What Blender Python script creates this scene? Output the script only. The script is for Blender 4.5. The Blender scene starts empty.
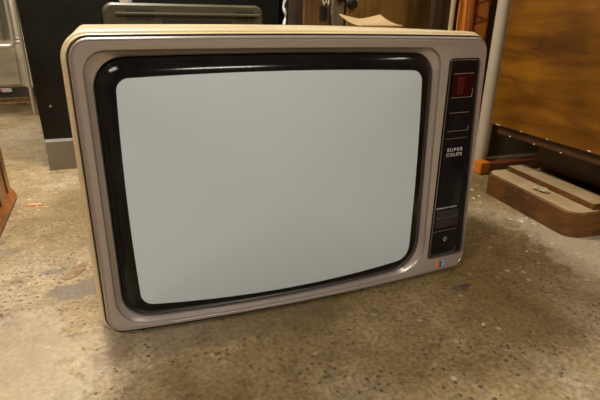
import bpy, bmesh, math, random
from mathutils import Vector, Matrix
random.seed(7)
C = bpy.context.scene.collection
sc = bpy.context.scene
PI = math.pi

# ------------------------------------------------------------------ materials
def mat(name, base=(.5,.5,.5), rough=.5, metal=0., coat=0., spec=None, var=None, scale=8., stretch=(1,1,1), bump=0., bscale=60., emit=None, est=0., alpha=None, trans=0.):
    """Principled material; var = second colour mixed in by noise."""
    m = bpy.data.materials.new(name); m.use_nodes = True
    nt = m.node_tree; N = nt.nodes; L = nt.links
    b = N['Principled BSDF']
    b.inputs['Base Color'].default_value = (*base, 1)
    b.inputs['Roughness'].default_value = rough
    b.inputs['Metallic'].default_value = metal
    b.inputs['Coat Weight'].default_value = coat
    b.inputs['Coat Roughness'].default_value = .06
    b.inputs['Transmission Weight'].default_value = trans
    if spec is not None: b.inputs['Specular IOR Level'].default_value = spec
    if emit:
        b.inputs['Emission Color'].default_value = (*emit, 1); b.inputs['Emission Strength'].default_value = est
    if alpha is not None: b.inputs['Alpha'].default_value = alpha
    if var or bump:
        tc = N.new('ShaderNodeTexCoord'); mp = N.new('ShaderNodeMapping'); mp.inputs['Scale'].default_value = stretch
        L.new(tc.outputs['Object'], mp.inputs['Vector'])
    if var:
        n = N.new('ShaderNodeTexNoise'); n.inputs['Scale'].default_value = scale; n.inputs['Detail'].default_value = 6; n.inputs['Roughness'].default_value = .6
        L.new(mp.outputs[0], n.inputs['Vector'])
        r = N.new('ShaderNodeValToRGB'); r.color_ramp.elements[0].position = .35; r.color_ramp.elements[1].position = .65
        r.color_ramp.elements[0].color = (*base, 1); r.color_ramp.elements[1].color = (*var, 1)
        L.new(n.outputs['Fac'], r.inputs[0]); L.new(r.outputs[0], b.inputs['Base Color'])
    if bump:
        n2 = N.new('ShaderNodeTexNoise'); n2.inputs['Scale'].default_value = bscale; n2.inputs['Detail'].default_value = 4
        L.new(mp.outputs[0], n2.inputs['Vector'])
        bp = N.new('ShaderNodeBump'); bp.inputs['Strength'].default_value = bump; bp.inputs['Distance'].default_value = .002
        L.new(n2.outputs['Fac'], bp.inputs['Height']); L.new(bp.outputs[0], b.inputs['Normal'])
    return m

def concrete():
    m = bpy.data.materials.new('worn_concrete'); m.use_nodes = True
    nt = m.node_tree; N = nt.nodes; L = nt.links; b = N['Principled BSDF']
    tc = N.new('ShaderNodeTexCoord')
    def noise(s, d=5, r=.6, dist=0):
        n = N.new('ShaderNodeTexNoise'); n.inputs['Scale'].default_value = s; n.inputs['Detail'].default_value = d; n.inputs['Roughness'].default_value = r
        n.inputs['Distortion'].default_value = dist
        L.new(tc.outputs['Object'], n.inputs['Vector']); return n.outputs['Fac']
    def ramp(f, stops):
        r = N.new('ShaderNodeValToRGB'); e = r.color_ramp.elements
        e[0].position, e[0].color = stops[0][0], (*stops[0][1], 1); e[1].position, e[1].color = stops[-1][0], (*stops[-1][1], 1)
        for p, c in stops[1:-1]:
            k = e.new(p); k.color = (*c, 1)
        L.new(f, r.inputs[0]); return r.outputs[0]
    def mix(f, a, c, mode='MIX', val=None):
        x = N.new('ShaderNodeMix'); x.data_type = 'RGBA'; x.blend_type = mode
        if f is None: x.inputs[0].default_value = val
        else: L.new(f, x.inputs[0])
        L.new(a, x.inputs[6])
        if isinstance(c, tuple): x.inputs[7].default_value = (*c, 1)
        else: L.new(c, x.inputs[7])
        return x.outputs[2]
    big = ramp(noise(2.2, 4, .55, .4), [(.38, (.215, .148, .060)), (.5, (.30, .225, .112)), (.62, (.41, .335, .22))])
    med = ramp(noise(19, 7, .75), [(.30, (.42, .39, .34)), (.44, (.88, .86, .82)), (.60, (1.22, 1.21, 1.19))])
    c = mix(None, big, med, 'MULTIPLY', .75)
    fine = ramp(noise(120, 3, .7), [(.38, (.35, .33, .30)), (.52, (1., 1., 1.)), (.66, (1.5, 1.5, 1.5))])
    c = mix(None, c, fine, 'MULTIPLY', .5)
    # chalky worn surface near the front left, painted brighter as if lit
    # small dark aggregate pits
    v = N.new('ShaderNodeTexVoronoi'); v.inputs['Scale'].default_value = 75; v.inputs['Randomness'].default_value = 1
    L.new(tc.outputs['Object'], v.inputs['Vector'])
    pd = N.new('ShaderNodeMath'); pd.operation = 'MULTIPLY_ADD'; pd.inputs[1].default_value = .55; L.new(noise(130, 3, .7), pd.inputs[0]); L.new(v.outputs['Distance'], pd.inputs[2])
    pit = ramp(pd.outputs[0], [(.46, (1, 1, 1)), (.55, (0, 0, 0))])
    gate = ramp(noise(12, 3, .6), [(.44, (0, 0, 0)), (.52, (1, 1, 1))])
    pg = mix(None, pit, gate, 'MULTIPLY', 1.)
    c = mix(pg, c, (.10, .075, .05))
    v2 = N.new('ShaderNodeTexVoronoi'); v2.inputs['Scale'].default_value = 30
    L.new(tc.outputs['Object'], v2.inputs['Vector'])
    pal = ramp(v2.outputs['Distance'], [(.11, (1, 1, 1)), (.17, (0, 0, 0))])
    g2 = ramp(noise(9, 3, .5), [(.48, (0, 0, 0)), (.60, (.7, .7, .7))])
    c = mix(mix(None, pal, g2, 'MULTIPLY', 1.), c, (.62, .55, .42))
    # dark stains and chalky wear, plus shade and lit patches painted in
    def stain_or_shading(cx, cy, rx, ry, col, amt, cc):
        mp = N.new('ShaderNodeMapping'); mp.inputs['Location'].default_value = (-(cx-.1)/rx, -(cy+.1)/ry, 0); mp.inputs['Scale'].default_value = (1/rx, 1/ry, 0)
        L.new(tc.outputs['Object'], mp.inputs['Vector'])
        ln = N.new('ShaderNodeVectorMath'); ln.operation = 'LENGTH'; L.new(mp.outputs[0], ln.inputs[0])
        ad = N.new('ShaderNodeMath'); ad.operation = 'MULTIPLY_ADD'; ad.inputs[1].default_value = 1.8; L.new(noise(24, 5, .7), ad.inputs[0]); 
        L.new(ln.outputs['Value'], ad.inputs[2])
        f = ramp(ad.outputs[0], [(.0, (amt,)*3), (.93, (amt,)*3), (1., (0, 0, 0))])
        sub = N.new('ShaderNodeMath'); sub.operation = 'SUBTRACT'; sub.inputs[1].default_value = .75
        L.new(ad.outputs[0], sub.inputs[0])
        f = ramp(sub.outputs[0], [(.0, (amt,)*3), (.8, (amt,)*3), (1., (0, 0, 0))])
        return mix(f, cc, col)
    c = stain_or_shading(-.52, -.02, .20, .22, (.50, .43, .32), .45, c)  # chalky wear, with lamplit floor painted paler
    c = stain_or_shading(-.15, -.03, .28, .06, (.15, .115, .075), .5, c)  # the television's cast shadow, painted on the floor in front of it
    c = stain_or_shading(.80, -.10, .30, .40, (.50, .44, .34), .5, c)  # lit floor beyond the shadow edge, painted paler
    c = stain_or_shading(-.40, .185, .085, .04, (.13, .12, .10), .7, c)
    c = stain_or_shading(-.455, .275, .03, .018, (.13, .12, .10), .6, c)
    c = stain_or_shading(-.56, .40, .04, .02, (.13, .12, .10), .5, c)
    c = stain_or_shading(-.05, .06, .30, .05, (.14, .11, .08), .45, c)  # contact shade under the television, painted in
    c = stain_or_shading(.30, -.06, .02, .012, (.08, .06, .05), .7, c)
    L.new(c, b.inputs['Base Color'])
    b.inputs['Roughness'].default_value = .62
    n = N.new('ShaderNodeBump'); n.inputs['Strength'].default_value = .5; n.inputs['Distance'].default_value = .003
    L.new(noise(70, 6, .7), n.inputs['Height']); L.new(n.outputs[0], b.inputs['Normal'])
    return m

def wood(name, a, b_, c_, scale=3., stretch=(1, 14, 14), rough=.4, coat=.3, dist=1.5):
    m = bpy.data.materials.new(name); m.use_nodes = True
    nt = m.node_tree; N = nt.nodes; L = nt.links; b = N['Principled BSDF']
    tc = N.new('ShaderNodeTexCoord'); mp = N.new('ShaderNodeMapping'); mp.inputs['Scale'].default_value = stretch
    L.new(tc.outputs['Object'], mp.inputs['Vector'])
    n = N.new('ShaderNodeTexNoise'); n.inputs['Scale'].default_value = scale; n.inputs['Detail'].default_value = 8; n.inputs['Roughness'].default_value = .62; n.inputs['Distortion'].default_value = dist
    L.new(mp.outputs[0], n.inputs['Vector'])
    r = N.new('ShaderNodeValToRGB'); e = r.color_ramp.elements
    e[0].position, e[0].color = .32, (*a, 1); e[1].position, e[1].color = .7, (*c_, 1)
    k = e.new(.5); k.color = (*b_, 1)
    L.new(n.outputs['Fac'], r.inputs[0])
    n2 = N.new('ShaderNodeTexNoise'); n2.inputs['Scale'].default_value = 7; n2.inputs['Detail'].default_value = 5
    L.new(tc.outputs['Object'], n2.inputs['Vector'])
    r2 = N.new('ShaderNodeValToRGB'); r2.color_ramp.elements[0].position = .33; r2.color_ramp.elements[0].color = (.5, .5, .45, 1)
    r2.color_ramp.elements[1].position = .6; r2.color_ramp.elements[1].color = (1.1, 1.1, 1.1, 1)
    L.new(n2.outputs['Fac'], r2.inputs[0])
    x = N.new('ShaderNodeMix'); x.data_type = 'RGBA'; x.blend_type = 'MULTIPLY'; x.inputs[0].default_value = .8
    L.new(r.outputs[0], x.inputs[6]); L.new(r2.outputs[0], x.inputs[7]); L.new(x.outputs[2], b.inputs['Base Color'])
    b.inputs['Roughness'].default_value = rough; b.inputs['Coat Weight'].default_value = coat; b.inputs['Coat Roughness'].default_value = .25
    return m

M = {
 'concrete': concrete(),
 'plaster': mat('plaster', (.17, .13, .055), .85, var=(.24, .19, .09), scale=3, bump=.3),
 'wall_far': mat('wall_paint', (.42, .37, .28), .85, var=(.5, .44, .34), scale=2),
 'wall_dark': mat('brown_grey_wall_paint', (.20, .17, .12), .85, var=(.25, .21, .15), scale=2),
 'ceiling': mat('ceiling_paint', (.34, .31, .25), .9),
 'frame': mat('mauve_grey_metallic_paint', (.43, .38, .355), .32, metal=.5, bump=.08, bscale=600),
 'shell': mat('cream_wood_grain_vinyl', (.78, .66, .42), .38, var=(.66, .53, .32), scale=3, stretch=(2, 2, 60), coat=.2),
 'shell_top': mat('cream_vinyl', (.80, .64, .36), .4, coat=.2),
 'bezel': mat('black_gloss_surround', (.005, .0055, .005), .12, spec=.22, var=(.010, .010, .009), scale=40),
 'screen': mat('grey_tube_glass', (.54, .635, .71), .35, coat=.8, var=(.555, .65, .72), scale=3),
 'black': mat('black_plastic', (.006, .006, .007), .3, spec=.2),
 'black_matt': mat('black_matt_plastic', (.02, .02, .021), .5),
 'silver': mat('silver_trim', (.62, .60, .56), .28, metal=.9),
 'red': mat('dark_red_display_window', (.028, .002, .003), .2, spec=.2),
 'red_bright': mat('red_display_digit', (.06, .003, .005), .3),
 'white_print': mat('white_print', (.75, .74, .68), .5),
 'rear': mat('dark_brown_rear_cover', (.05, .04, .03), .6),
 'slab': mat('black_smoked_glass', (.006, .008, .007), .2, spec=.3, var=(.014, .015, .011), scale=5),
 'plinth': mat('grey_plinth', (.27, .25, .21), .45, var=(.31, .285, .245), scale=12),
 'olive': mat('dusty_olive_plastic', (.065, .06, .03), .42, var=(.10, .09, .05), scale=9),
 'olive_dark': mat('dark_vent_slots', (.03, .03, .02), .7),
 'chrome': mat('chrome_wire', (.78, .74, .66), .3, metal=.55),
 'beige': mat('beige_enamel', (.66, .60, .47), .5, var=(.58, .52, .40), scale=4),
 'beige_light': mat('pale_beige_enamel', (.72, .67, .54), .45),
 'dark_grey': mat('dark_grey_base', (.13, .125, .11), .6),
 'tag_red': mat('red_label', (.55, .08, .07), .6),
 'white': mat('white_paper', (.82, .80, .74), .7),
 'cable': mat('tan_cable', (.42, .25, .12), .6),
 'bin': mat('cloudy_plastic', (.40, .35, .26), .35, var=(.20, .19, .14), scale=25),
 'pink': mat('pink_plastic', (.62, .33, .25), .5),
 'orange_wood': wood('orange_brown_wood', (.20, .055, .008), (.36, .12, .018), (.50, .19, .035), 3, (12, 12, 1)),
 'chest': wood('stained_plywood', (.085, .030, .001), (.19, .072, .003), (.29, .12, .006), 2.6, (4, 1.1, 7), rough=.38, coat=.2, dist=.8),
 'chest_dark': wood('dark_stained_board', (.045, .018, .006), (.085, .035, .010), (.13, .06, .02), 3, (4, 2, 12), rough=.5),
 'foot': wood('worn_brown_foot', (.075, .026, .003), (.125, .048, .006), (.18, .075, .012), 5, (6, 3, 12), rough=.6, coat=0.),
 'dust': mat('dusty_foot_top', (.36, .25, .12), .8, var=(.46, .34, .19), scale=18, bump=.3, bscale=120),
 'wardrobe': wood('honey_wood_panel', (.20, .10, .015), (.30, .16, .03), (.38, .22, .055), 4, (26, 4, .8), rough=.4),
 'cupboard': mat('shaded_gap_brown', (.030, .018, .008), .5, var=(.05, .03, .012), scale=6),  # dark brown for surfaces that stand in for shaded gaps
 'board_brown': wood('mid_brown_board', (.10, .05, .012), (.18, .09, .02), (.25, .13, .04), 4, (20, 4, 1)),
 'post': mat('grey_brown_post', (.15, .105, .065), .6, var=(.20, .145, .09), scale=10),
 'black_metal': mat('black_metal', (.02, .02, .02), .35, metal=.3),
 'pipe': mat('cream_grey_paint', (.50, .43, .31), .45, var=(.56, .48, .35), scale=5),
 'orange': mat('orange_plastic', (.72, .24, .02), .45, var=(.55, .15, .012), scale=20, coat=.2),
 'orange_dark': mat('dark_orange_cord', (.30, .07, .012), .6),
 'redwood': wood('red_brown_wood', (.13, .03, .01), (.22, .055, .015), (.30, .08, .02), 4, (2, 14, 14)),
 'stick': mat('pale_raw_wood', (.48, .36, .18), .6, var=(.38, .27, .12), scale=14),
 'card': mat('tan_cardboard', (.52, .37, .20), .7, var=(.42, .29, .15), scale=9),
 'leaf': mat('dry_leaf', (.34, .24, .13), .8, var=(.20, .12, .06), scale=60),
 'wood_chip': mat('orange_wood_chip', (.60, .30, .11), .7),
 'stone': mat('pale_grit', (.60, .52, .38), .85),
 'grit_dark': mat('dark_grit', (.07, .05, .035), .8),
 'paper_green': mat('crumpled_grey_green_foil', (.30, .29, .20), .5, var=(.50, .40, .16), scale=45),
 'lamp': mat('lamp_diffuser', (.9, .9, .85), .5, emit=(1, .93, .80), est=6.),
 'b_red': mat('badge_red', (.70, .09, .05), .4), 'b_yellow': mat('badge_yellow', (.55, .38, .16), .4),
 'b_green': mat('badge_green', (.02, .10, .06), .4), 'b_blue': mat('badge_blue', (.22, .38, .72), .4),
}

# ------------------------------------------------------------------ helpers
WP = {}                                    # world position of every object's origin
def obj(name, bm, m, parent=None, smooth=False, label=None):
    me = bpy.data.meshes.new(name)
    bmesh.ops.recalc_face_normals(bm, faces=bm.faces[:])
    xs = [v.co for v in bm.verts]
    if parent is None:
        base = Vector(((min(v.x for v in xs)+max(v.x for v in xs))/2, (min(v.y for v in xs)+max(v.y for v in xs))/2, min(v.z for v in xs)))
    else: base = WP[parent.name].copy()
    for v in bm.verts: v.co -= base
    bm.to_mesh(me); bm.free()
    o = bpy.data.objects.new(name, me); C.objects.link(o)
    for mm in (m if isinstance(m, (list, tuple)) else [m]): me.materials.append(M[mm])
    if smooth:
        for p in me.polygons: p.use_smooth = True
        me.set_sharp_from_angle(angle=math.radians(38))
    if parent is None: o.location = base
    else: o.parent = parent
    WP[o.name] = base
    if label: o['label'] = label
    return o
def tag(o, label, cat, group=None, kind=None):
    if label: o['label'] = label
    if cat: o['category'] = cat
    if group: o['group'] = group
    if kind: o['kind'] = kind
    return o
def thing(name, label, cat, loc, group=None):
    o = bpy.data.objects.new(name, None); C.objects.link(o); o.location = loc; o.empty_display_size = .05
    WP[o.name] = Vector(loc); return tag(o, label, cat, group)
def struct(name, bm, m, parent=None):
    o = obj(name, bm, m, parent)
    if parent is None: o['kind'] = 'structure'
    return o
def box(x0, x1, y0, y1, z0, z1, bev=0., seg=2, bm=None):
    b = bm or bmesh.new()
    t = bmesh.new(); bmesh.ops.create_cube(t, size=1)
    for v in t.verts: v.co = Vector(((x0+x1)/2+v.co.x*(x1-x0), (y0+y1)/2+v.co.y*(y1-y0), (z0+z1)/2+v.co.z*(z1-z0)))
    if bev: bmesh.ops.bevel(t, geom=t.edges[:], offset=bev, segments=seg, profile=.5, affect='EDGES')
    me = bpy.data.meshes.new('t'); t.to_mesh(me); t.free(); b.from_mesh(me); bpy.data.meshes.remove(me)
    return b
def tube(pts, r, n=8, bm=None, cap=True, rad=None):
    b = bm or bmesh.new(); P = [Vector(p) for p in pts]; rings = []
    up = Vector((0, 0, 1))
    d0 = (P[1]-P[0]).normalized()
    a = d0.cross(up) if abs(d0.dot(up)) < .95 else d0.cross(Vector((1, 0, 0))); a.normalize()
    for i, p in enumerate(P):
        d = (P[min(i+1, len(P)-1)]-P[max(i-1, 0)]).normalized()
        a = (a - d*a.dot(d)).normalized(); c = d.cross(a)
        rr = rad[i] if rad else r
        rings.append([b.verts.new(p+a*rr*math.cos(2*PI*k/n)+c*rr*math.sin(2*PI*k/n)) for k in range(n)])
    for i in range(len(rings)-1):
        for k in range(n): b.faces.new((rings[i][k], rings[i][(k+1) % n], rings[i+1][(k+1) % n], rings[i+1][k]))
    if cap: b.faces.new(rings[0][::-1]); b.faces.new(rings[-1])
    return b
def loft(loops, cap0=False, cap1=False, bm=None):
    b = bm or bmesh.new(); R = [[b.verts.new(p) for p in l] for l in loops]; n = len(loops[0])
    for i in range(len(R)-1):
        for k in range(n): b.faces.new((R[i][k], R[i][(k+1) % n], R[i+1][(k+1) % n], R[i+1][k]))
    if cap0: b.faces.new(R[0][::-1])
    if cap1: b.faces.new(R[-1])
    return b
def prism(poly, axis, a0, a1, bev=0.):
    """polygon (two coordinates) pushed along an axis"""
    b = bmesh.new()
    def pt(p, a):
        return {'x': (a, p[0], p[1]), 'y': (p[0], a, p[1]), 'z': (p[0], p[1], a)}[axis]
    A = [b.verts.new(pt(p, a0)) for p in poly]; B = [b.verts.new(pt(p, a1)) for p in poly]
    n = len(poly); b.faces.new(A[::-1]); b.faces.new(B)
    for k in range(n): b.faces.new((A[k], A[(k+1) % n], B[(k+1) % n], B[k]))
    if bev: bmesh.ops.bevel(b, geom=b.edges[:], offset=bev, segments=2, profile=.5, affect='EDGES')
    return b
def stadium(x0, x1, y0, y1, r, n=8):
    pts = []
    for cx, cy, a in ((x1-r, y1-r, 0), (x0+r, y1-r, 90), (x0+r, y0+r, 180), (x1-r, y0+r, 270)):
        for k in range(n+1):
            t = math.radians(a+90*k/n); pts.append((cx+r*math.cos(t), cy+r*math.sin(t)))
    return pts

# ------------------------------------------------------------------ the setting
X0, X1, Y0, Y1, H = -3.2, 3.4, -4.6, 4.4, 2.7
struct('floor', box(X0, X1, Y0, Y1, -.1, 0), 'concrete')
bm = box(X0-.1, X1+.1, Y1, Y1+.1, -.1, H+.1); struct('wall_back', bm, 'wall_far')
struct('wall_front', box(X0-.1, X1+.1, Y0-.1, Y0, -.1, H+.1), 'wall_dark')
struct('wall_left', box(X0-.1, X0, Y0, Y1, -.1, H+.1), 'wall_dark')
struct('wall_right', box(X1, X1+.1, Y0, Y1, -.1, H+.1), 'wall_dark')
struct('ceiling', box(X0, X1, Y0, Y1, H, H+.1), 'ceiling')
struct('wall_partition', box(.80, X1, .69, .79, 0, H), 'plaster')

# ------------------------------------------------------------------ television
A3 = math.radians(3)
FLARE = 0.                                   # the control panel is a little wider at its foot than at its head
def T(u, v, w=0.):                          # point on the tilted front, w = proud of it
    u = .298+(u-.298)*(1+FLARE*(.225-v)/.39)
    return Vector((u, v*math.sin(A3)-w*math.cos(A3), .015+v*math.cos(A3)+w*math.sin(A3)))
def bulge(u): return .015*(1-(u/.352)**2)
def outline(u0, u1, v0, v1, r, bb=0., bt=0., bu=0., nc=10, ns=22, inset=0.):
    """rounded rectangle, r = radii (top right, top left, bottom left, bottom right); bb/bt/bu bow its sides outward"""
    u0 += inset; u1 -= inset; v0 += inset; v1 -= inset
    r = [max(.002, q-inset) for q in (r if isinstance(r, (tuple, list)) else (r,)*4)]
    cs = [(u1-r[0], v1-r[0], 0, r[0]), (u0+r[1], v1-r[1], 90, r[1]), (u0+r[2], v0+r[2], 180, r[2]), (u1-r[3], v0+r[3], 270, r[3])]
    pts = []
    for i, (cx, cy, a, q) in enumerate(cs):
        arc = [(cx+q*math.cos(math.radians(a+90*k/nc)), cy+q*math.sin(math.radians(a+90*k/nc))) for k in range(nc+1)]
        pts += arc
        nx, ny, na, nq = cs[(i+1) % 4]; t = math.radians(na); e = (nx+nq*math.cos(t), ny+nq*math.sin(t)); s = arc[-1]
        pts += [(s[0]+(e[0]-s[0])*k/ns, s[1]+(e[1]-s[1])*k/ns) for k in range(1, ns)]
    uc, vc, hu, hv = (u0+u1)/2, (v0+v1)/2, (u1-u0)/2, (v1-v0)/2
    out = []
    for u, v in pts:
        s, t = (u-uc)/hu, (v-vc)/hv
        out.append((u+bu*s*(1-t*t), v+(bt if t > 0 else bb)*t*(1-s*s)))
    return out
def L3(o, w, follow=1.): return [T(u, v, w+follow*bulge(u)) for u, v in o]

OUT = dict(u0=-.3495, u1=.350, v0=-.001, v1=.4535, r=(.026, .029, .026, .028), bb=.004, bt=.003)
REC = dict(u0=-.333, u1=.244, v0=.009, v1=.4365, r=(.030, .031, .046, .056), bb=.006, bt=.002)
BEZ = dict(u0=-.3225, u1=.2345, v0=.0165, v1=.427, r=(.042, .044, .042, .060), bb=.0065, bt=.004)
SCR = dict(u0=-.2935, u1=.2045, v0=.044, v1=.3995, r=(.018, .017, .018, .026), bb=.013, bt=.006, bu=.004)

tv = thing('television', 'old colour television with mauve-grey front, large grey screen and cream cabinet on the concrete floor', 'television', (0, .2, 0))
fl = [L3(outline(**OUT, inset=.012), -.045), L3(outline(**OUT, inset=.001), -.040), L3(outline(**OUT), -.006), L3(outline(**OUT, inset=.0012), -.0015), L3(outline(**OUT, inset=.0032), .0002),
      L3(outline(**OUT, inset=.0042), -.0012), L3(outline(**OUT, inset=.0052), -.0012), L3(outline(**OUT, inset=.0070), .0006), 
      L3(outline(**REC, inset=-.002), .0006), L3(outline(**REC, inset=-.0005), -.0002), L3(outline(**REC, inset=.0008), -.004), L3(outline(**REC, inset=.0022), -.0055),
      L3(outline(**BEZ, inset=-.0015), -.009), L3(outline(**BEZ), -.012), L3(outline(**BEZ, inset=.001), -.03)]
frame = obj('front_frame', loft(fl), 'frame', tv, True)
# glossy black surround of the tube
bl = [L3(outline(**BEZ, inset=.0008), -.022), L3(outline(**BEZ, inset=.0012), -.012), L3(outline(**BEZ, inset=.004), -.0085)]
def lerp(a, b, t): return [p.lerp(q, t) for p, q in zip(a, b)]
e0 = L3(outline(**BEZ, inset=.004), -.0085); e1 = L3(outline(**SCR, inset=-.001), .0015)
nrm = T(0, 0, 1)-T(0, 0, 0)
for t in (.25, .5, .75, 1.):
    bl.append([p + nrm*.0022*math.sin(PI*t) for p in lerp(e0, e1, t)])
bl.append(L3(outline(**SCR), .0002)); bl.append(L3(outline(**SCR, inset=.001), -.006))
obj('screen_surround', loft(bl), 'bezel', tv, True)
# curved tube face
uc, vc = (SCR['u0']+SCR['u1'])/2, (SCR['v0']+SCR['v1'])/2
so = outline(**SCR, inset=.0003); sl = []
for k in [1, .97, .92, .85, .76, .66, .55, .44, .33, .22, .11, .03]:
    sl.append([T(uc+(u-uc)*k, vc+(v-vc)*k, .0008+bulge(u)*1+.0135*(1-k*k)+(bulge(uc)-bulge(u))*(1-k)) for u, v in so])
obj('screen', loft([L3(so, -.008)]+sl, cap1=True), 'screen', tv, True)
# cabinet shell: stepped lip then the long box behind
SH = dict(u0=-.352, u1=.350, v0=-.001, v1=.455, r=(.027, .031, .026, .026), bb=.002, bt=.003)
def sh(ex, w, top=0.):
    o = outline(**SH, inset=-ex)
    pts = []
    for u, v in o:
        vv = v if v > .03 else max(v, SH['v0']-.002)
        pts.append(T(u, vv+(top if v > .3 else 0), w+bulge(u)*.9))
    return pts
back = []
def back_loop(x0, x1, z0, z1, y, r, crown=.0):
    o = outline(x0, x1, z0, z1, r, bt=crown)
    return [Vector((u, y, v)) for u, v in o]
gk = [L3(outline(**OUT, inset=.002), -.02), L3(outline(**OUT, inset=-.0006), -.0075), L3(outline(**OUT, inset=-.0022), -.0072), L3(outline(**OUT, inset=-.0026), -.02)]
obj('dark_gap_strip', loft(gk), 'black_matt', tv, True)  # black strip in place of the shaded gap between frame and shell
sloops = [sh(-.003, -.014), sh(.0002, -.0085), sh(.0016, -.0075), sh(.0028, -.009), sh(.0030, -.0115), sh(.0004, -.0125), sh(.0004, -.0145), sh(.0044, -.016), sh(.0068, -.018), sh(.0080, -.022), sh(.0082, -.030), sh(.0072, -.0315), sh(.0086, -.034), sh(.0092, -.04)]
l0 = sh(.0092, -.05); bk = back_loop(-.352, .346, .02, .473, .385, .018, .003)
sloops += [l0] + [lerp(l0, bk, t) for t in (.25, .5, .75, 1)]
sloops += [back_loop(-.341, .341, .024, .469, .389, .028), back_loop(-.30, .30, .06, .44, .391, .03)]
obj('cabinet', loft(sloops, cap1=True), 'shell', tv, True)
rc = [back_loop(-.30, .30, .05, .43, .388, .04), back_loop(-.29, .29, .06, .41, .43, .05), back_loop(-.18, .18, .10, .36, .50, .05), back_loop(-.16, .16, .12, .34, .505, .05)]
obj('rear_cover', loft(rc, cap1=True), 'rear', tv, True)
for sx in (-1, 1):
    for yy in (.05, .33):
        obj('rubber_foot', tube([(sx*.27, yy, 0), (sx*.27, yy, .030)], .018, 16), 'black_matt', tv, True)
# control panel
FLARE = .22
PAN = dict(u0=.258, u1=.3375, v0=.031, v1=.4185, r=(.009, .009, .006, .006))
trim = obj('control_panel', loft([L3(outline(**PAN, inset=.0035, nc=5, ns=6), .0010), L3(outline(**PAN, inset=.0045, nc=5, ns=6), .0016), L3(outline(**PAN, inset=.010, nc=5, ns=6), .0012)], cap0=True, cap1=True), 'black', tv, True)
obj('silver_edging', loft([L3(outline(**PAN, nc=5, ns=6), .0003), L3(outline(**PAN, nc=5, ns=6), .0022), L3(outline(**PAN, inset=.0012, nc=5, ns=6), .0026), L3(outline(**PAN, inset=.0022, nc=5, ns=6), .0004)]), 'black', trim, True, label='black outer edging of the control panel')
obj('silver_edging', loft([L3(outline(**PAN, inset=.0022, nc=5, ns=6), .0008), L3(outline(**PAN, inset=.0024, nc=5, ns=6), .0030), L3(outline(**PAN, inset=.0034, nc=5, ns=6), .0030), L3(outline(**PAN, inset=.0036, nc=5, ns=6), .0008)]), 'silver', trim, True)
def plate(u0, u1, v0, v1, w, name, m, r=.003, th=.0015, **k):
    O = dict(u0=u0, u1=u1, v0=v0, v1=v1, r=r)
    return obj(name, loft([L3(outline(**O, nc=4, ns=4), w-th), L3(outline(**O, nc=4, ns=4), w-.0004), L3(outline(**O, nc=4, ns=4, inset=.0005), w)], cap0=True, cap1=True), m, trim, True, **k)
def rail(pts, name='silver_line', r=.00045):
    return obj(name, tube([T(u, v, w+bulge(u)) for u, v, w in pts], r, 6), 'silver', trim, True)
plate(.2685, .3205, .351, .392, .0040, 'display_window', 'red')
plate(.282, .2985, .356, .387, .0043, 'display_digit', 'red_bright', r=.001, th=.0008)
rail([(.2685, .392, .0042), (.321, .3925, .0042)]); rail([(.2685, .350, .0042), (.318, .350, .0042), (.3205, .352, .0042), (.3215, .357, .0042), (.3215, .366, .0042)])
plate(.2690, .3195, .289, .3215, .0036, 'selector_button', 'black')
rail([(.2690, .3225, .004), (.317, .3225, .004)]); rail([(.2685, .2885, .004), (.317, .2885, .004), (.3200, .2905, .004), (.3205, .296, .004)])
plate(.2665, .3190, .142, .2745, .0030, 'badge_plate', 'black')
rail([(.2680, .2745, .0034), (.318, .2745, .0034)], r=.00035)
plate(.2665, .3190, .096, .131, .0030, 'selector_button', 'black_matt')
rail([(.264, .1165, .0034), (.317, .1165, .0034)], r=.00022)
plate(.2620, .3155, .040, .0885, .0042, 'power_button', 'black')
rail([(.2630, .0895, .0045), (.3145, .0895, .0045)], r=.00055); rail([(.264, .0388, .0030), (.313, .0388, .0030), (.318, .042, .003), (.319, .05, .003)], r=.0003)
cpts = [T(.2905+.0032*math.cos(a), .0705+.0038*math.sin(a), .0046+bulge(.29)) for a in [2*PI*k/20 for k in range(21)]]
obj('power_symbol', tube(cpts, .00035, 5, cap=False), 'white_print', trim)
cpts = [T(.294+.008*math.cos(a), .306+.008*math.sin(a), .0037+bulge(.29)) for a in [2*PI*k/24 for k in range(25)]]
obj('selector_ring', tube(cpts, .0005, 5, cap=False), 'black_matt', trim)
def text(s, u0, u1, v0, v1, w, name, m, bold=.0):
    cu = bpy.data.curves.new('t', 'FONT'); cu.body = s; cu.size = 1; cu.offset = bold; cu.space_character = 1.25
    to = bpy.data.objects.new('t', cu); C.objects.link(to)
    bpy.context.view_layer.update()
    me = bpy.data.meshes.new_from_object(to.evaluated_get(bpy.context.evaluated_depsgraph_get()))
    bpy.data.objects.remove(to); bpy.data.curves.remove(cu)
    bm = bmesh.new(); bm.from_mesh(me); bpy.data.meshes.remove(me)
    xs = [v.co.x for v in bm.verts]; ys = [v.co.y for v in bm.verts]
    ret = bmesh.ops.extrude_face_region(bm, geom=bm.faces[:])
    for v in [g for g in ret['geom'] if isinstance(g, bmesh.types.BMVert)]: v.co.z = .0002
    for v in bm.verts:
        u = u0+(v.co.x-min(xs))/(max(xs)-min(xs))*(u1-u0); vv = v0+(v.co.y-min(ys))/(max(ys)-min(ys))*(v1-v0)
        v.co = T(u, vv, w+v.co.z+bulge(u))
    return obj(name, bm, m, trim)
text('SUPER', .2745, .3125, .2495, .2560, .0031, 'lettering', 'white_print', .006)
text('COLOR', .2735, .3125, .2400, .2465, .0031, 'lettering', 'white_print', .006)
text('SIMPLEVIDEO', .2660, .3140, .1348, .1380, .0014, 'lettering', 'white_print', .01)
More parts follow.
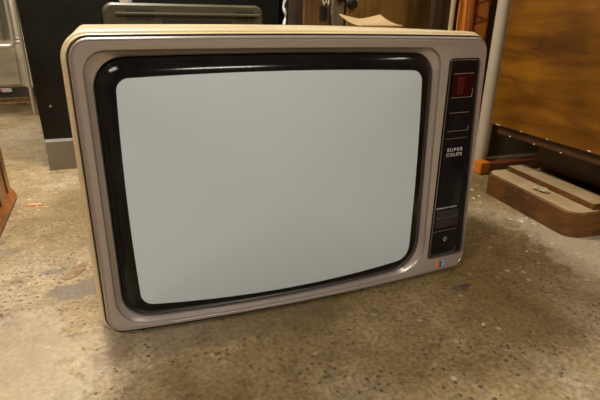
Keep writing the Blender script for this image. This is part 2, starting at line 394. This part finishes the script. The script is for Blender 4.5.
# little striped badge on the frame
FLARE = 0.
for i, (mname, nm) in enumerate((('b_yellow', 'tan'), ('b_red', 'red'), ('b_green', 'dark green'), ('b_blue', 'light blue'))):
    wd = [.0035, .0052, .0045, .0065][i]; u = .2770+sum([.0035, .0052, .0045, .0065][:i])
    bmx = bmesh.new(); P = []
    for w in (.0004, .0014):
        P.append([bmx.verts.new(T(a, b, w+bulge(a))) for a, b in ((u, .0065), (u+wd, .0065), (u+wd+.001, .0195), (u+.001, .0195))])
    bmx.faces.new(P[0][::-1]); bmx.faces.new(P[1])
    for k in range(4): bmx.faces.new((P[0][k], P[0][(k+1) % 4], P[1][(k+1) % 4], P[1][k]))
    obj('badge_stripe', bmx, mname, frame, label=nm+' stripe of the badge')

# cardboard flap lying on the rear edge of the cabinet top
bm = bmesh.new(); nx, ny = 10, 6; G = []
for i in range(nx+1):
    row = []
    for j in range(ny+1):
        s, t = i/nx, j/ny
        x = .215+.108*s+.018*(1-t); y = .30+.075*t
        z = .4775+ .022*(t**1.8)*(.55+.45*abs(2*s-1)**1.3) + .0022*(1-t)*0
        row.append(bm.verts.new((x, y, z)))
    G.append(row)
for i in range(nx):
    for j in range(ny): bm.faces.new((G[i][j], G[i+1][j], G[i+1][j+1], G[i][j+1]))
r = bmesh.ops.extrude_face_region(bm, geom=bm.faces[:])
for v in [g for g in r['geom'] if isinstance(g, bmesh.types.BMVert)]: v.co.z += .0022
tag(obj('cardboard_flap', bm, 'card', smooth=True), 'curled tan cardboard flap lying on the rear edge of the cream television cabinet', 'cardboard')

# ------------------------------------------------------------------ right: stained wooden chest on a foot
ch = thing('wooden_chest', 'large stained plywood chest with brown skid foot at the right of the television', 'chest', (1.1, .1, 0))
obj('side_panel', box(.760, .785, -.55, .424, .200, 1.15, .003), 'chest', ch)
obj('end_panel', box(.786, 1.50, .392, .424, .205, 1.15, .002), 'chest_dark', ch)
obj('bottom_rail', box(.772, 1.50, -.54, .402, .174, .1995, .003), 'chest_dark', ch)
obj('body', box(.786, 1.50, -.54, .391, .2005, 1.14), 'chest_dark', ch)
obj('plinth', box(.885, 1.42, -.50, .345, .082, .1735, .002), 'chest_dark', ch)
ROT = math.radians(5.5)
def fr(x, y, z):                            # the foot stands a little skewed under the chest
    dx, dy = x-.745, y-.385
    return Vector((.735+dx*math.cos(ROT)+dy*math.sin(ROT), .385-dx*math.sin(ROT)+dy*math.cos(ROT), z))
obj('gap_blocker', box(.930, 1.42, -.50, .36, 0, .0815), 'chest_dark', ch)  # dark block added to hide lit floor in the gap behind the foot
ft = loft([[fr(x, y, 0) for x, y in stadium(.742, .92, .035, .385, .035)], [fr(x, y, .061) for x, y in stadium(.742, .92, .035, .385, .035)],
           [fr(x, y, .0645) for x, y in stadium(.7455, .9165, .0385, .3815, .032)]], cap0=True, cap1=True)
fo = obj('foot', ft, 'foot', ch, True)
tp = loft([[fr(x, y, .0645) for x, y in stadium(.748, .914, .041, .379, .030)], [fr(x, y, .0658) for x, y in stadium(.749, .913, .042, .378, .030)]], cap0=True, cap1=True)
obj('dusty_top', tp, 'dust', fo, True, label='pale dusty top of the foot')
def fbox(x0, x1, y0, y1, z0, z1): return loft([[fr(x, y, z) for x, y in ((x0, y0), (x1, y0), (x1, y1), (x0, y1))] for z in (z0, z1)], cap0=True, cap1=True)
obj('runner', fbox(.808, .87, .047, .367, .0659, .080), 'foot', fo)
obj('runner_dust', fbox(.810, .868, .049, .365, .0802, .0812), 'dust', fo, label='pale dusty top of the runner')
# the second foot, under the near end of the chest, just out of the photo's right edge
f2 = loft([[Vector((x, y, z)) for x, y in stadium(.735, .93, -.52, -.17, .035)] for z in (0, .0815)], cap0=True, cap1=True)
obj('foot', f2, 'foot', ch, True)
# crumpled bit of foil lying on the foot
bm = bmesh.new(); bmesh.ops.create_icosphere(bm, subdivisions=3, radius=1)
for v in bm.verts:
    k = 1+.45*math.sin(v.co.x*9+v.co.y*5)*math.sin(v.co.y*11+1)*.5+random.uniform(-.12, .12)
    v.co = Vector((.752+v.co.x*.014*k, .190+v.co.y*.024*k, .0715+v.co.z*.0042*k))
tag(obj('crumpled_foil', bm, 'paper_green'), 'small crumpled grey-green scrap lying on the dusty top of the brown foot', 'scrap')

# pipe, board and orange rolls beside the partition
pp = thing('painted_pipe', 'thick cream-grey painted pipe rising between the orange rolls and the wooden chest', 'pipe', (.891, .585, 0))
obj('shaft', tube([(.891, .585, .0), (.891, .585, 2.7)], .023, 24), 'pipe', pp, True)
obj('flange', tube([(.891, .585, 0), (.891, .585, .012)], .031, 24), 'pipe', pp, True)
tag(obj('floor_board', box(.8715, 1.36, .512, .546, 0, .034, .003), 'redwood'), 'red-brown board lying on the floor behind the wooden chest', 'board')
tag(obj('orange_wedge', box(.830, .871, .508, .546, 0, .044, .006), 'orange'), 'small orange block on the floor at the end of the red-brown board', 'block')
def orange_roll(x, y, r, h, z0, zig, label):
    t = thing('orange_roll', label, 'roll', (x, y, z0), 'orange rolls beside the painted pipe')
    n = 20; lo = []
    for i in range(41):
        z = z0+h*i/40; lo.append([Vector((x+r*(1+.05*math.sin(i*1.7+3*a))*math.cos(a), y+r*(1+.05*math.sin(i*1.3+2*a))*math.sin(a), z)) for a in [2*PI*k/n for k in range(n)]])
    obj('sheeting', loft(lo, cap0=True, cap1=True), 'orange', t, True)
    bmz = bmesh.new()
    if zig:
        for sgn in (1, -1):
            pts = []
            for i in range(289):
                a = sgn*i*2*PI/16-PI/2; pts.append((x+r*1.07*math.cos(a), y+r*1.07*math.sin(a), z0+.01+(h-.02)*i/288))
            tube(pts, .0032, 5, bm=bmz)
    else:
        for a in (-2.2, -1.5, -.9):
            tube([(x+r*1.04*math.cos(a+.1*math.sin(i)), y+r*1.04*math.sin(a+.1*math.sin(i)), z0+.01+(h-.02)*i/20) for i in range(21)], .002, 5, bm=bmz)
    obj('binding_cord', bmz, 'orange_dark', t)
orange_roll(.793, .645, .025, 1.1, 0, False, 'left orange roll with straight streaks, behind the right rear of the television')
orange_roll(.853, .645, .025, 1.1, 0, True, 'right orange roll with crossed zigzag cord, next to the painted pipe')
tag(obj('wooden_stick', tube([(.728, .63, 0), (.740, .645, .55), (.752, .66, 1.2)], .008, 10), 'stick', smooth=True), 'thin pale wooden stick leaning left of the orange rolls', 'stick')
tag(obj('shaded_gap_strip', box(.705, .800, .695, .715, 0, 1.3, .002), 'cupboard'), 'narrow dark strip added for the shaded gap behind the pale stick', 'board')  # dark strip added where the gap beside the wardrobe lies in shade

# ------------------------------------------------------------------ furniture behind
wd = thing('wardrobe', 'honey-brown wooden wardrobe side with vertical grain behind the television, right of centre', 'wardrobe', (.68, 1.15, 0))
obj('body', box(.492, .862, .90, 1.40, .08, 1.7, .003), 'wardrobe', wd)
obj('plinth', box(.50, .855, .915, 1.39, 0, .08), 'chest_dark', wd)
obj('corner_post', box(.863, .90, .888, 1.38, 0, 1.7, .004), 'chest_dark', wd)
cb = thing('cavity_cupboard', 'dark brown cupboard with mid-brown board and black latch, its body a stand-in for the shaded cavity behind the television', 'cupboard', (.40, 1.2, 0))
obj('body', box(.315, .488, .935, 1.40, 0, 1.6, .002), 'cupboard', cb)  # dark box standing in for the shaded cavity beside the board
dr = obj('door', box(.342, .436, .918, .934, .05, 1.55, .002), 'board_brown', cb)
bm = box(.398, .424, .905, .917, .478, .522, .002); bl_ = obj('latch', bm, 'black_metal', dr)
obj('latch_catch', tube([(.400, .898, .545), (.404, .896, .528), (.412, .895, .538), (.420, .896, .527), (.424, .898, .545)], .003, 8), 'chrome', dr, True)
obj('post', box(.440, .484, .900, .934, 0, 1.6, .003), 'post', cb)
kn = obj('knob', tube([(.462, .899, .548), (.462, .875, .548)], .012, 14, rad=[.010, .013]), 'black_metal', cb, True)
lamp_bm = tube([(.505, .899, .530), (.505, .87, .530)], .014, 16); obj('knob', lamp_bm, 'black_metal', wd, True)

# black smoked glass cabinet
sb = thing('black_cabinet', 'tall black glossy cabinet with grey plinth standing behind the left side of the television', 'cabinet', (-.1, 1.2, 0))
poly = [(-.526, .125), (.296, .125), (.296, 1.3), (-.549, 1.3)]
obj('body', prism(poly, 'y', 1.045, 1.40), 'slab', sb)
obj('glass_door', prism([(-.5235, .097), (.29, .097), (.29, 1.29), (-.545, 1.29)], 'y', 1.030, 1.0445, .002), 'slab', sb)
obj('plinth', box(-.518, -.27, .995, 1.36, 0, .0965, .002), 'plinth', sb)
obj('base_board', box(-.269, .29, 1.06, 1.36, 0, .1245), 'black_matt', sb)
obj('screw', tube([(-.488, 1.0299, .205), (-.488, 1.027, .205)], .004, 10), 'silver', sb)
# pale knotted cord hanging beside it
bm = bmesh.new(); pts = []
for i in range(60):
    z = .40+i*.012; pts.append((.305+.004*math.sin(i*1.1), 1.012+.003*math.cos(i*1.9), z))
tube(pts, .003, 6, bm=bm, rad=[.0022+.0035*abs(math.sin(i*.9)) for i in range(60)])
tag(obj('knotted_cord', bm, 'white', smooth=True), 'pale knotted cord hanging down the right edge of the black cabinet', 'cord')

# the dusty older set whose back shows above the television
ot = thing('dusty_television', 'dusty olive-grey older set with vent slots, standing behind the television before the black cabinet', 'television', (-.08, .90, 0))
lo = [back_loop(-.29, .155, .03, .512, .80, .022), back_loop(-.297, .160, .022, .518, .806, .026), back_loop(-.297, .155, .022, .518, .975, .026), back_loop(-.29, .150, .03, .512, .98, .02)]
bm = loft(lo, cap0=True, cap1=True); bd = obj('casing', bm, 'olive', ot, True)
for g0, n in ((-.235, 9), (.075, 7)):
    for z0, z1 in ((.472, .503), (.43, .464)):
        bm = bmesh.new()
        for i in range(n): box(g0+i*.0085, g0+i*.0085+.0035, .7965, .7995, z0, z1, bm=bm)
        obj('vent_slots', bm, 'olive_dark', bd)
obj('ridge', box(-.265, .145, .785, .7995, .486, .494, .003), 'olive', ot)
for x in (-.165, .085): obj('screw', tube([(x, .7995, .480+.018), (x, .796, .480+.018)], .004, 10), 'black_matt', ot)
obj('recess_panel', box(-.14, .06, .793, .7995, .40, .476, .002), 'olive_dark', ot)
for x in (-.24, .10): obj('foot', box(x-.02, x+.02, .83, .95, 0, .0215), 'black_matt', ot)
cupb = tube([(-.232, .84, .5185), (-.232, .84, .575)], .02, 18, rad=[.017, .021])
tag(obj('white_pot', cupb, 'white', smooth=True), 'small white pot standing on the dusty olive-grey set', 'pot')

# ------------------------------------------------------------------ far left
ap = thing('beige_appliance', 'pale beige metal appliance on a dark grey base standing far behind at the left', 'appliance', (-1.0, 2.65, 0))
obj('body', box(-1.50, -.712, 2.42, 2.95, .075, .80, .01), 'beige', ap)
obj('side_strip', box(-.742, -.700, 2.405, 2.419, .075, .80, .003), 'beige_light', ap)
obj('front_panel', box(-1.45, -.765, 2.408, 2.419, .09, .31, .004), 'beige', ap)
obj('base', box(-1.48, -.70, 2.43, 2.93, 0, .0745), 'dark_grey', ap)
obj('strip', box(-1.40, -.815, 2.400, 2.4075, .055, .074), 'white', ap, label='white strip low on the appliance')
obj('strip', box(-.93, -.865, 2.396, 2.3995, .058, .074), 'tag_red', ap, label='red strip low on the appliance')
rk = thing('wire_rack', 'chrome tube rack standing before the beige appliance at the far left', 'rack', (-.9, 2.1, 0))
def arc(cx, cz, r, a0, a1, y, n=6): return [(cx+r*math.cos(math.radians(a0+(a1-a0)*k/n)), y, cz+r*math.sin(math.radians(a0+(a1-a0)*k/n))) for k in range(n+1)]
obj('upright', tube([(-.668, 2.0, 0), (-.668, 2.0, .9)], .008, 12), 'chrome', rk, True)
obj('upright', tube([(-1.15, 2.0, 0), (-1.15, 2.0, .9)], .008, 12), 'chrome', rk, True)
obj('upright', tube([(-.668, 2.3, 0), (-.668, 2.3, .9)], .008, 12), 'chrome', rk, True)
obj('upright', tube([(-1.15, 2.3, 0), (-1.15, 2.3, .9)], .008, 12), 'chrome', rk, True)
obj('shelf_frame', tube([(-1.15, 2.0, .325)]+[(-.74, 2.0, .325)]+arc(-.725, .35, .025, 270, 360, 2.0)+[(-.700, 2.0, .85)], .010, 10), 'chrome', rk, True)
obj('crossbar', tube([(-.70, 2.0, .343), (-.668, 2.0, .343)], .008, 10), 'chrome', rk, True)
obj('crossbar', tube([(-.668, 2.0, .343), (-.668, 2.3, .343)], .006, 10), 'chrome', rk, True)
obj('crossbar', tube([(-1.15, 2.3, .343), (-.668, 2.3, .343)], .006, 10), 'chrome', rk, True)
bm = bmesh.new()
for i in range(12): tube([(-1.14+i*.036, 2.0, .343), (-1.14+i*.036, 2.3, .343)], .003, 6, bm=bm)
obj('wire_shelf', bm, 'chrome', rk)
bm = loft([[Vector((x, y, z)) for x, y in stadium(-1.08+e, -.735-e, 2.03+e, 2.27-e, .03)] for z, e in ((.3475, .012), (.56, 0), (.565, -.006), (.575, -.006))], cap0=True, cap1=True)
tag(obj('storage_bin', bm, 'bin', smooth=True), 'cloudy plastic storage bin on the chrome rack at the far left', 'bin')
# cable on the floor
pts = [(-.80+.012*i+.02*math.sin(i*.9), 2.30-.0*i+.06*math.sin(i*.55), .004+.012*max(0, math.sin(i*.4))) for i in range(18)]
tag(obj('floor_cable', tube(pts, .004, 8), 'cable', smooth=True), 'tan cable curled on the floor in front of the beige appliance', 'cable')
tag(obj('wooden_beam', box(-1.9, -.69, 2.395, 2.418, .0, .022, .002), 'board_brown'), 'thin brown batten lying on the floor along the foot of the beige appliance', 'batten')

# orange-brown wooden case at the left edge
wc = thing('wooden_case', 'orange-brown wooden case with sloping side at the left edge of the photo', 'case', (-.9, .5, 0))
obj('body', prism([(-1.3, .012), (-.591, .012), (-.5935, .06), (-.597, .20), (-.66, .62), (-1.3, .62)], 'y', -.1, .750, .002), 'orange_wood', wc)
obj('skirting', prism([(-1.3, .004), (-.581, .004), (-.583, .018), (-.592, .032), (-1.3, .032)], 'y', -.11, .755, .0015), 'orange_wood', wc)
bm = bmesh.new()
for y in (.60, .70): tube([(-.5915, y, .035), (-.5935, y, .07), (-.5965, y, .20), (-.66, y, .615)], .003, 6, bm=bm)
obj('groove_beading', bm, 'chest_dark', wc)
obj('glide', box(-1.25, -.63, .0, .70, 0, .0035), 'black_matt', wc)

# ------------------------------------------------------------------ litter on the floor
def flake(name, x, y, a, b, h, m, label, cat, rot=0., group=None, z=0.):
    bm = bmesh.new(); n = 9; ca, sa = math.cos(rot), math.sin(rot)
    ring = []
    for k in range(n):
        t = 2*PI*k/n; q = 1+random.uniform(-.35, .3)
        ring.append((a*q*math.cos(t), b*q*math.sin(t)))
    def P(p, zz): return Vector((x+p[0]*ca-p[1]*sa, y+p[0]*sa+p[1]*ca, z+zz))
    loft([[P((p[0]*.9, p[1]*.9), 0) for p in ring], [P(p, h*.45) for p in ring], [P((p[0]*.6, p[1]*.6), h*(.8+.2*random.random())) for p in ring]], cap0=True, cap1=True, bm=bm)
    return tag(obj(name, bm, m), label, cat, group)
flake('wood_chip', -.530, .681, .021, .008, .004, 'wood_chip', 'orange wood chip on the floor right of the orange-brown case', 'wood chip', -.1)
flake('wood_chip', -.500, .655, .006, .004, .002, 'wood_chip', 'tiny orange wood chip beside the bigger chip left of the television', 'wood chip', .3)
flake('dry_leaf', -.408, .262, .034, .014, .0025, 'leaf', 'torn dry brown leaf on the floor by the left edge of the television', 'leaf', 1.0)
flake('pebble', .262, -.170, .0045, .003, .002, 'stone', 'single white chip on the floor in front of the television right corner', 'chip')
flake('grit_lump', .318, -.055, .011, .006, .003, 'grit_dark', 'dark brown lump on the floor in front of the television right corner', 'lump')
spots = [(.660, .335, .008), (.690, .345, .006), (.705, .395, .007), (.667, .155, .010), (.69, .135, .006), (.652, .18, .006), (.70, .17, .005), (.655, .30, .006), (.55, .02, .004), (.60, -.06, .004), (.62, .08, .004), (.64, .03, .005), (.57, -.12, .004), (.715, .44, .007)]
for i, (x, y, s) in enumerate(spots):
    flake('pebble', x, y, s, s*.7, s*.5, 'stone', 'pale pebble of grit on the concrete before the brown chest foot', 'pebble', random.random()*3, 'grit before the chest foot')
# flecks of plaster on the chest rail and foot
for x, y, z, s in [(.7585, .395, .203, .005), (.7585, .385, .2025, .004), (.7585, .30, .203, .0035), (.7585, .21, .203, .004), (.7585, .085, .204, .006), (.7705, .35, .176, .004), (.7705, .26, .176, .0035), (.7705, .17, .176, .004)]:
    bm = bmesh.new(); bmesh.ops.create_icosphere(bm, subdivisions=1, radius=1)
    for v in bm.verts: v.co = Vector((x+v.co.x*.0012, y+v.co.y*s*random.uniform(.7, 1.2), z+v.co.z*.0022*random.uniform(.7, 1.2)))
    obj('chipped_spot', bm, 'stone', ch)

# ------------------------------------------------------------------ lights of the room, plus unseen fills
def lamp(x, y, z, sx, sy, power, label, size_color=(1, .90, .765)):
    t = thing('ceiling_light', label, 'ceiling light', (x, y, z), 'ceiling lights')
    obj('housing', box(x-sx/2, x+sx/2, y-sy/2, y+sy/2, z+.02, z+.07, .004), 'white', t)
    obj('diffuser', box(x-sx/2+.01, x+sx/2-.01, y-sy/2+.01, y+sy/2-.01, z+.012, z+.0195), 'lamp', t)
    obj('hanger', tube([(x, y, z+.07), (x, y, H)], .006, 8), 'silver', t)
    ld = bpy.data.lights.new('area', 'AREA'); ld.shape = 'RECTANGLE'; ld.size = sx; ld.size_y = sy; ld.energy = power; ld.color = size_color
    o = bpy.data.objects.new('lamp_light', ld); C.objects.link(o); o.parent = t; o.location = (0, 0, .008)
lamp(-.40, .86, 1.78, .28, .28, 38, 'small square light hanging low above and behind the television')
lamp(.35, -2.9, 2.40, .9, .35, 72, 'long ceiling light at the front end of the room')
lamp(-1.9, -1.3, 2.40, 1.0, .6, 30, 'unseen wide fill light left of the camera')  # added as ambient fill from the front left
lamp(-1.1, 2.0, 2.40, 1.0, .3, 40, 'unseen long fill light above the chrome rack')  # unseen light that brightens the floor at the back left
lamp(1.9, -.6, 2.40, .5, .5, 12, 'unseen small fill light right of the wooden chest')  # unseen weak fill from the right

w = bpy.data.worlds.new('World'); sc.world = w; w.use_nodes = True
w.node_tree.nodes['Background'].inputs[0].default_value = (1, .9, .75, 1); w.node_tree.nodes['Background'].inputs[1].default_value = .05

# ------------------------------------------------------------------ camera
cd = bpy.data.cameras.new('Camera'); cam = bpy.data.objects.new('Camera', cd); C.objects.link(cam)
cd.sensor_width = 36; cd.lens = 36*480/600; cd.clip_start = .02
r = Vector((.93271, -.36014, .01866)); dn = Vector((-.11596, -.34852, -.9301)); fw = Vector((.34147, .86535, -.36683))
cam.matrix_world = Matrix(((r.x, -dn.x, -fw.x, -.301), (r.y, -dn.y, -fw.y, -.7076), (r.z, -dn.z, -fw.z, .5065), (0, 0, 0, 1)))
sc.camera = cam
vs = sc.view_settings; vs.view_transform = 'Standard'; vs.look = 'None'; vs.exposure = 0.; vs.gamma = 1; vs.use_curve_mapping = False
